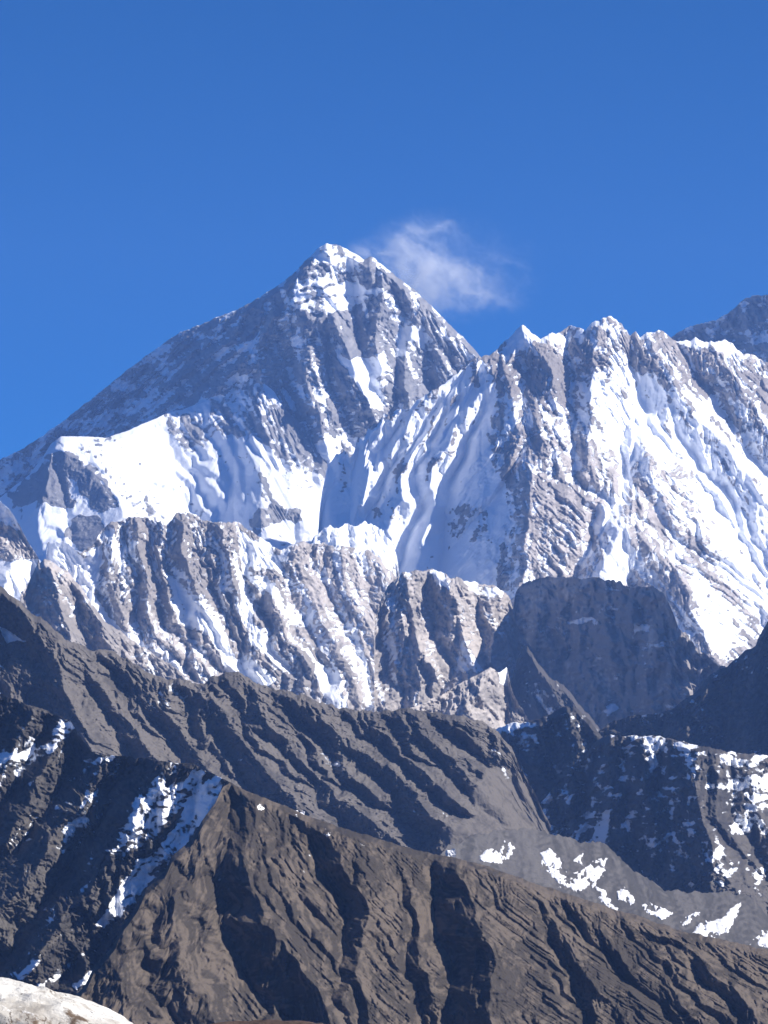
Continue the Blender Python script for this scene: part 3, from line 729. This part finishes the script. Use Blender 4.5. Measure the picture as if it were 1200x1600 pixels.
near, near_i = mountain(
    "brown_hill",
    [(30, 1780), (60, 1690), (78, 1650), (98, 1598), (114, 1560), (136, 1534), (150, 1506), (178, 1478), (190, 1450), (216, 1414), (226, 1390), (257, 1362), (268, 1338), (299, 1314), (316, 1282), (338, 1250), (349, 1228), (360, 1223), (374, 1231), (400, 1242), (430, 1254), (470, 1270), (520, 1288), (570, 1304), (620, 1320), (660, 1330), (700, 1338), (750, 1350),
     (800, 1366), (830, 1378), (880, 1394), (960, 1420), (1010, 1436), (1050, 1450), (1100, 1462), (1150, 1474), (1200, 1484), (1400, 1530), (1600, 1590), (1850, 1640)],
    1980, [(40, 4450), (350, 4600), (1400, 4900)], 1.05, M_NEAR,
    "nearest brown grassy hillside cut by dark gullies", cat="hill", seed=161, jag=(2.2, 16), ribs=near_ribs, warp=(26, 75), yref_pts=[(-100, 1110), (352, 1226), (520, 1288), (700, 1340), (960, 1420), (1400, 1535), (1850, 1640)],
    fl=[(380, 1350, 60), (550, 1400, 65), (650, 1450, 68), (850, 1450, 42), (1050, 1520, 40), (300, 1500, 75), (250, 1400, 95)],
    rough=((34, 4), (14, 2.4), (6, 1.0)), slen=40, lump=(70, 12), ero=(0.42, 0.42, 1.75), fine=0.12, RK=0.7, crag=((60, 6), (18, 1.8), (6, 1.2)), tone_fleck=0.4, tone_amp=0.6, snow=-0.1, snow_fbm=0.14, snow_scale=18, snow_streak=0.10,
    snow_paint=[([(320, 1400), (350, 1330), (355, 1360), (335, 1400)], 0.5, 5), ([(485, 1370), (500, 1330), (505, 1340), (492, 1380)], 0.4, 4)],
    tone_paint=[([(360, 1228), (700, 1338), (1200, 1484), (1200, 1510), (700, 1370), (360, 1250)], 0.2, 8)])

# ------------------------------------------------------------------ lying snow patches
def snow_material():
    m = bpy.data.materials.new("old_snow"); m.use_nodes = True
    n, l = m.node_tree.nodes, m.node_tree.links
    b = n["Principled BSDF"]
    tc = n.new("ShaderNodeTexCoord"); t = n.new("ShaderNodeTexNoise"); t.inputs["Scale"].default_value = 0.06; t.inputs["Detail"].default_value = 6
    l.new(tc.outputs["Object"], t.inputs["Vector"])
    r = n.new("ShaderNodeMix"); r.data_type = 'RGBA'; l.new(t.outputs["Fac"], r.inputs[0])
    r.inputs[6].default_value = (0.62, 0.62, 0.64, 1); r.inputs[7].default_value = (0.94, 0.94, 0.94, 1)
    l.new(r.outputs[2], b.inputs["Base Color"])
    b.inputs["Roughness"].default_value = 0.7
    return m


M_SNOW = snow_material()


def snow_patch(poly, info, label, seed, thick=5.0, group="snow patches on the valley scree"):
    """a snow bank lying on the slope below it, thickest in the middle and dipping under the ground at its edge"""
    ax = [p[0] for p in poly]; ay = [p[1] for p in poly]
    x = np.arange(min(ax) - 5, max(ax) + 5.1, 0.8).astype(f32); y = np.arange(min(ay) - 5, max(ay) + 5.1, 0.8).astype(f32)
    X, Y = np.meshgrid(x, y)
    m = inside(X + 4.5 * fbm(X, Y, 9, seed, 5, 0.65), Y + 4.5 * fbm(X, Y, 9, seed + 5, 5, 0.65), poly, 4.0)
    m = m * np.clip(0.75 + 1.3 * fbm(X, Y, 10, seed + 14, 4, 0.6) + m * 0.5, 0, 1)
    D = np.array([[info["at"](a, b) for a in x] for b in y], f32)
    D = blur(D, 1) + 3.0 - (m * (thick + 3.0 + 1.4 * fbm(X, Y, 6, seed + 9, 3)))
    px, py, pz = pix(X, Y, D)
    org = np.array([px.mean(), py.mean(), pz.mean()])
    R, C = X.shape
    keep = (m > 0.02)
    f = (keep[:-1, :-1] | keep[1:, :-1] | keep[:-1, 1:] | keep[1:, 1:])
    i = (np.arange(R - 1)[:, None] * C + np.arange(C - 1)[None])[f]
    q = np.stack([i, i + C, i + C + 1, i + 1], -1)
    used, inv = np.unique(q.ravel(), return_inverse=True)
    co = np.stack([px - org[0], py - org[1], pz - org[2]], -1).reshape(-1, 3)[used].astype(f32)
    o = grid_mesh("snow_patch", co, inv.reshape(-1, 4).astype(np.int32), M_SNOW)
    o.location = org
    tag(o, label, "snow patch", group, 'thing')


snow_patch([(748, 1332), (765, 1325), (780, 1332), (790, 1313), (806, 1326), (797, 1342), (780, 1349), (755, 1349)], scree_i, "two-lobed white snow patch alone on the left scree fan", 1)
snow_patch([(845, 1330), (860, 1326), (870, 1340), (882, 1345), (880, 1360), (897, 1372), (918, 1383), (902, 1393), (880, 1384), (860, 1371), (848, 1350)], scree_i, "long curved bright snow bank lying left of the pale snow slab", 2)
snow_patch([(892, 1362), (920, 1350), (951, 1336), (946, 1360), (930, 1386), (903, 1391)], scree_i, "broad pale snow slab tapering to the upper right on the scree", 3, 3.0)
snow_patch([(894, 1347), (912, 1328), (910, 1352)], scree_i, "tiny triangular snow patch just above the pale snow slab", 4)
snow_patch([(930, 1385), (950, 1398), (962, 1410), (973, 1428), (950, 1420), (935, 1404)], scree_i, "thin slanting snow strip touching the brown crest", 5)
snow_patch([(962, 1400), (973, 1383), (994, 1405), (985, 1417)], scree_i, "small diamond-shaped snow patch right of the slanting strip", 6)
snow_patch([(1000, 1410), (1025, 1414), (1057, 1424), (1036, 1436), (1015, 1428)], scree_i, "low ragged snow strip along the brown crest", 7)
snow_patch([(1065, 1440), (1092, 1418), (1090, 1430), (1070, 1448)], scree_i, "narrow snow sliver left of the big wedge of snow", 8)
snow_patch([(1080, 1458), (1100, 1438), (1117, 1442), (1157, 1408), (1152, 1432), (1136, 1458), (1100, 1470)], scree_i, "big snow wedge pointing up right beside the right-hand scree", 9)
snow_patch([(1170, 1478), (1190, 1455), (1225, 1448), (1225, 1490), (1190, 1478)], scree_i, "bright snow patch cut by the right edge of the picture", 10)
G2 = "snow spots along the brown crest"
snow_patch([(400, 1258), (408, 1252), (413, 1262), (406, 1268)], near_i, "leftmost white snow spot on the brown crest", 11, 2.0, G2)
snow_patch([(455, 1272), (472, 1271), (470, 1279), (458, 1279)], near_i, "flat white snow spot between two rounder spots on the brown crest", 12, 2.0, G2)
snow_patch([(506, 1298), (514, 1292), (519, 1303), (510, 1308)], near_i, "roundest white snow spot on the brown crest", 13, 2.0, G2)
snow_patch([(561, 1315), (568, 1312), (570, 1320), (563, 1321)], near_i, "faint small snow spot right of the roundest one", 14, 1.5, G2)
snow_patch([(698, 1334), (706, 1331), (710, 1339), (700, 1341)], near_i, "small snow spot above the big dark gully on the crest", 15, 1.5, G2)

# ------------------------------------------------------------------ boulders on the viewpoint's hilltop
def boulder_material(name, a, b_, lichen):
    m = bpy.data.materials.new(name); m.use_nodes = True
    nt = m.node_tree; n, l = nt.nodes, nt.links
    b = n["Principled BSDF"]
    b.inputs["Roughness"].default_value = 0.9; b.inputs["Specular IOR Level"].default_value = 0.2
    tc = n.new("ShaderNodeTexCoord")

    def nz(s, d=6, r=0.6):
        t = n.new("ShaderNodeTexNoise"); t.inputs["Scale"].default_value = s; t.inputs["Detail"].default_value = d; t.inputs["Roughness"].default_value = r
        l.new(tc.outputs["Object"], t.inputs["Vector"]); return t.outputs["Fac"]

    def ramp(f, x0, x1):
        t = n.new("ShaderNodeMapRange"); t.interpolation_type = 'SMOOTHSTEP'; l.new(f, t.inputs[0])
        t.inputs[1].default_value = x0; t.inputs[2].default_value = x1; return t.outputs[0]

    def mix(f, c0, c1):
        t = n.new("ShaderNodeMix"); t.data_type = 'RGBA'; l.new(f, t.inputs[0])
        for i, v in ((6, c0), (7, c1)):
            if isinstance(v, tuple): t.inputs[i].default_value = (*v, 1)
            else: l.new(v, t.inputs[i])
        return t.outputs[2]
    c = mix(ramp(nz(4.0), 0.35, 0.65), a, b_)
    c = mix(ramp(nz(11.0, 8, 0.7), 0.57, 0.68), c, lichen)
    c = mix(ramp(nz(60.0, 3, 0.7), 0.62, 0.72), c, (0.10, 0.09, 0.085))
    vo = n.new("ShaderNodeTexVoronoi"); vo.feature = 'DISTANCE_TO_EDGE'; vo.inputs["Scale"].default_value = 5.0
    ad = n.new("ShaderNodeVectorMath"); ad.operation = 'ADD'
    wz = n.new("ShaderNodeTexNoise"); wz.inputs["Scale"].default_value = 7.0; wz.inputs["Detail"].default_value = 5
    l.new(tc.outputs["Object"], wz.inputs["Vector"]); l.new(tc.outputs["Object"], ad.inputs[0]); l.new(wz.outputs["Color"], ad.inputs[1])
    l.new(ad.outputs[0], vo.inputs["Vector"])
    cm = n.new("ShaderNodeMath"); cm.operation = 'MULTIPLY'
    l.new(ramp(vo.outputs["Distance"], 0.05, 0.0), cm.inputs[0]); l.new(ramp(nz(3.0), 0.5, 0.6), cm.inputs[1])
    c = mix(cm.outputs[0], c, (0.09, 0.07, 0.055))
    c = mix(ramp(nz(6.5, 7, 0.6), 0.58, 0.66), c, (0.13, 0.095, 0.07))
    l.new(c, b.inputs["Base Color"])
    bp = n.new("ShaderNodeBump"); bp.inputs["Distance"].default_value = 0.02; bp.inputs["Strength"].default_value = 0.8
    l.new(nz(22.0, 8, 0.65), bp.inputs["Height"]); l.new(bp.outputs[0], b.inputs["Normal"])
    return m


def boulder(name, centre, size, seed, mat, label, tilt=0.0):
    """a weathered lump: a sphere pressed against random planes, then roughened"""
    rng = np.random.RandomState(seed)
    bm = bmesh.new()
    bmesh.ops.create_icosphere(bm, subdivisions=7, radius=1.0)
    co = np.array([v.co[:] for v in bm.verts], f32)
    for k in range(26):
        d = rng.normal(size=3); d /= np.linalg.norm(d)
        h = (0.70 if d[2] < 0.6 else 0.86) + 0.2 * rng.rand()
        s_ = co @ d - h
        co -= np.clip(s_, 0, None)[:, None] * d[None] * 0.85
    # cracks and knobs
    a = fbm(co[:, 0] * 10 + co[:, 2] * 4, co[:, 1] * 10 - co[:, 2] * 7, 6.0, seed, 5, 0.55)
    b = 1 - np.abs(fbm(co[:, 0] * 10 - co[:, 2] * 5, co[:, 1] * 10 + co[:, 2] * 8, 4.0, seed + 9, 4)) * 2
    co *= (1 + 0.06 * a - 0.10 * np.clip(b - 0.6, 0, 1) + 0.02 * fbm(co[:, 0] * 10, co[:, 2] * 10 + co[:, 1] * 6, 1.2, seed + 20, 4))[:, None]
    co *= np.array(size, f32)[None]
    for v, c in zip(bm.verts, co): v.co = c
    for f in bm.faces: f.smooth = True
    me = bpy.data.meshes.new(name); bm.to_mesh(me); bm.free()
    me.materials.append(mat)
    o = bpy.data.objects.new(name, me); scene.collection.objects.link(o)
    o.location = centre
    o.rotation_euler = (0, tilt, 0)
    tag(o, label, "boulder", None, 'thing')
    return o


M_PALE = boulder_material("pale_granite", (0.66, 0.64, 0.59), (0.34, 0.31, 0.27), (0.82, 0.81, 0.78))
M_BRUN = boulder_material("dark_stone", (0.10, 0.065, 0.055), (0.07, 0.05, 0.045), (0.16, 0.13, 0.11))
BD = 12.0
_c = Vector(pix(np.float64(-5), np.float64(1694), BD))
boulder("boulder", _c, (0.80, 0.55, 0.385), 5, M_PALE, "pale lichen-spotted granite boulder at the lower left corner", 0.20)
_c2 = Vector(pix(np.float64(420), np.float64(1650), BD + 0.4))
boulder("boulder", _c2, (0.50, 0.40, 0.128), 8, M_BRUN, "dark reddish stone just showing along the bottom edge")


def hilltop():
    """the stony summit the boulders lie on, falling away on every side below the picture"""
    n = 160
    g = np.linspace(-1, 1, n).astype(f32); g = np.sign(g) * np.abs(g) ** 2.2 * 900
    X, Y = np.meshgrid(g, g)
    r = np.sqrt(X * X + (Y * np.where(Y > 0, 1.0, 0.6)) ** 2)
    Z = -1.62 - 0.0 * r - np.where(r > 16, (r - 16) * 0.62, 0) + 0.05 * fbm(X, Y, 2.0, 900, 4) + np.clip(r / 300, 0, 1) * 25 * fbm(X, Y, 160, 905, 4)
    co = np.stack([X, Y, Z], -1).reshape(-1, 3).astype(f32)
    i = (np.arange(n - 1)[:, None] * n + np.arange(n - 1)[None]).ravel()
    q = np.stack([i, i + 1, i + n + 1, i + n], -1).astype(np.int32)
    o = grid_mesh("hilltop_terrain", co, q, M_NEAR, {"snow": np.zeros(n * n), "tone": np.full(n * n, 0.5)})
    tag(o, "stony hilltop under the boulders at the viewpoint", "hill", None, 'structure')


hilltop()

# ------------------------------------------------------------------ ground sheet and the hilltop under the viewpoint
def ground():
    n = 120
    gx = np.linspace(-45000, 45000, n).astype(f32); gy = np.linspace(-30000, 60000, n).astype(f32)
    X, Y = np.meshgrid(gx, gy)
    Z = -900 + 60 * fbm(X, Y, 6000, 801, 4)
    co = np.stack([X, Y, Z], -1).reshape(-1, 3).astype(f32)
    i = (np.arange(n - 1)[:, None] * n + np.arange(n - 1)[None]).ravel()
    q = np.stack([i, i + 1, i + n + 1, i + n], -1).astype(np.int32)
    o = grid_mesh("ground", co, q, M_SCREE, {"snow": np.zeros(n * n), "tone": np.full(n * n, 0.5)})
    tag(o, "wide valley ground of grey rubble far below the mountains", "ground", None, 'structure')


ground()

# ------------------------------------------------------------------ cloud plume
def cloud():
    bm = bmesh.new()
    D = 28600.0
    c = Vector(pix(np.float64(692), np.float64(424), D))
    rx, ry, rz = 1050.0, 420.0, 640.0
    bmesh.ops.create_icosphere(bm, subdivisions=4, radius=1.0)
    for v in bm.verts:
        v.co = Vector((v.co.x * rx, v.co.y * ry, v.co.z * rz))
    me = bpy.data.meshes.new("summit_cloud"); bm.to_mesh(me); bm.free()
    m = bpy.data.materials.new("cloud_vapour"); m.use_nodes = True
    n, l = m.node_tree.nodes, m.node_tree.links
    n.clear()
    out = n.new("ShaderNodeOutputMaterial"); pv = n.new("ShaderNodeVolumePrincipled")
    tc = n.new("ShaderNodeTexCoord")

    def M(op, a, b=None, c_=None):
        t = n.new("ShaderNodeMath"); t.operation = op
        for i, v in enumerate((a, b, c_)):
            if v is None: continue
            if isinstance(v, (int, float)): t.inputs[i].default_value = v
            else: l.new(v, t.inputs[i])
        return t.outputs[0]

    def V(op, a, b):
        t = n.new("ShaderNodeVectorMath"); t.operation = op
        for i, v in enumerate((a, b)):
            if isinstance(v, tuple): t.inputs[i].default_value = v
            else: l.new(v, t.inputs[i])
        return t
    wn_ = n.new("ShaderNodeTexNoise"); wn_.inputs["Scale"].default_value = 1 / 300.0; wn_.inputs["Detail"].default_value = 2
    l.new(tc.outputs["Object"], wn_.inputs["Vector"])
    wo = V('MULTIPLY', V('SUBTRACT', wn_.outputs["Color"], (0.5, 0.5, 0.5)).outputs[0], (520.0, 520.0, 520.0))
    p = V('ADD', tc.outputs["Object"], wo.outputs[0])

    def lobe(cx, cz, ang, sx, sz, amp):
        q = V('SUBTRACT', p.outputs[0], (cx, 0, cz))
        mp = n.new("ShaderNodeVectorRotate"); mp.rotation_type = 'Y_AXIS'
        mp.inputs["Angle"].default_value = math.radians(ang)
        l.new(q.outputs[0], mp.inputs["Vector"])
        s_ = V('DIVIDE', mp.outputs[0], (sx, 260.0, sz))
        d = V('DOT_PRODUCT', s_.outputs[0], s_.outputs[0]).outputs["Value"]
        return M('MULTIPLY', M('EXPONENT', M('MULTIPLY', d, -1.0)), amp)
    lobes = [lobe(-480, 190, 35, 400, 170, 1.3), lobe(-150, -60, 45, 360, 190, 1.3), lobe(120, -120, -12, 520, 130, 0.8), lobe(-280, 360, 60, 300, 100, 0.6),
             lobe(450, 60, 10, 600, 170, 0.16), lobe(0, -330, 20, 350, 150, 0.25)]
    tot = lobes[0]
    for q in lobes[1:]: tot = M('ADD', tot, q)
    nz = n.new("ShaderNodeTexNoise"); nz.inputs["Scale"].default_value = 1 / 210.0; nz.inputs["Detail"].default_value = 6; nz.inputs["Roughness"].default_value = 0.7
    mp2 = n.new("ShaderNodeVectorRotate"); mp2.rotation_type = 'Y_AXIS'; mp2.inputs["Angle"].default_value = math.radians(-35)
    l.new(p.outputs[0], mp2.inputs["Vector"])
    sc = V('MULTIPLY', mp2.outputs[0], (0.55, 1.0, 1.25))
    l.new(sc.outputs[0], nz.inputs["Vector"])
    mr = n.new("ShaderNodeMapRange"); mr.interpolation_type = 'SMOOTHSTEP'
    l.new(nz.outputs["Fac"], mr.inputs[0]); mr.inputs[1].default_value = 0.44; mr.inputs[2].default_value = 0.70; mr.inputs[3].default_value = 0.05
    # fades to nothing well inside its own hull
    rr = V('DIVIDE', tc.outputs["Object"], (rx, ry, rz))
    r2 = V('DOT_PRODUCT', rr.outputs[0], rr.outputs[0]).outputs["Value"]
    ed = n.new("ShaderNodeMapRange"); ed.interpolation_type = 'SMOOTHSTEP'
    l.new(r2, ed.inputs[0]); ed.inputs[1].default_value = 0.95; ed.inputs[2].default_value = 0.35
    l.new(M('MULTIPLY', M('MULTIPLY', M('MULTIPLY', tot, mr.outputs[0]), ed.outputs[0]), 0.0065), pv.inputs["Density"])
    pv.inputs["Color"].default_value = (0.97, 0.98, 1.0, 1)
    pv.inputs["Anisotropy"].default_value = 0.1
    l.new(pv.outputs[0], out.inputs["Volume"])
    m.cycles.volume_step_rate = 0.6
    me.materials.append(m)
    o = bpy.data.objects.new("summit_cloud", me); scene.collection.objects.link(o)
    o.location = c
    tag(o, "wispy white cloud plume blowing off the summit pyramid", "cloud", None, 'thing')


cloud()

# ------------------------------------------------------------------ haze
def haze():
    bm = bmesh.new()
    bmesh.ops.create_cube(bm, size=1.0)
    x0, x1, y0, y1, z0, z1 = -46000, 46000, -31000, 27500, -1000, 4400
    for v in bm.verts:
        v.co = ((x0 + x1) / 2 + v.co.x * (x1 - x0), (y0 + y1) / 2 + v.co.y * (y1 - y0), (z0 + z1) / 2 + v.co.z * (z1 - z0))
    me = bpy.data.meshes.new("haze"); bm.to_mesh(me); bm.free()
    m = bpy.data.materials.new("haze"); m.use_nodes = True
    n, l = m.node_tree.nodes, m.node_tree.links
    n.clear()
    out = n.new("ShaderNodeOutputMaterial"); pv = n.new("ShaderNodeVolumePrincipled")
    pv.inputs["Color"].default_value = (0.24, 0.45, 1.0, 1)
    pv.inputs["Density"].default_value = 1.5e-5
    l.new(pv.outputs[0], out.inputs["Volume"])
    me.materials.append(m)
    o = bpy.data.objects.new("haze", me); scene.collection.objects.link(o)
    tag(o, "thin blue air between the viewer and the far peaks", "haze", None, 'stuff')


haze()
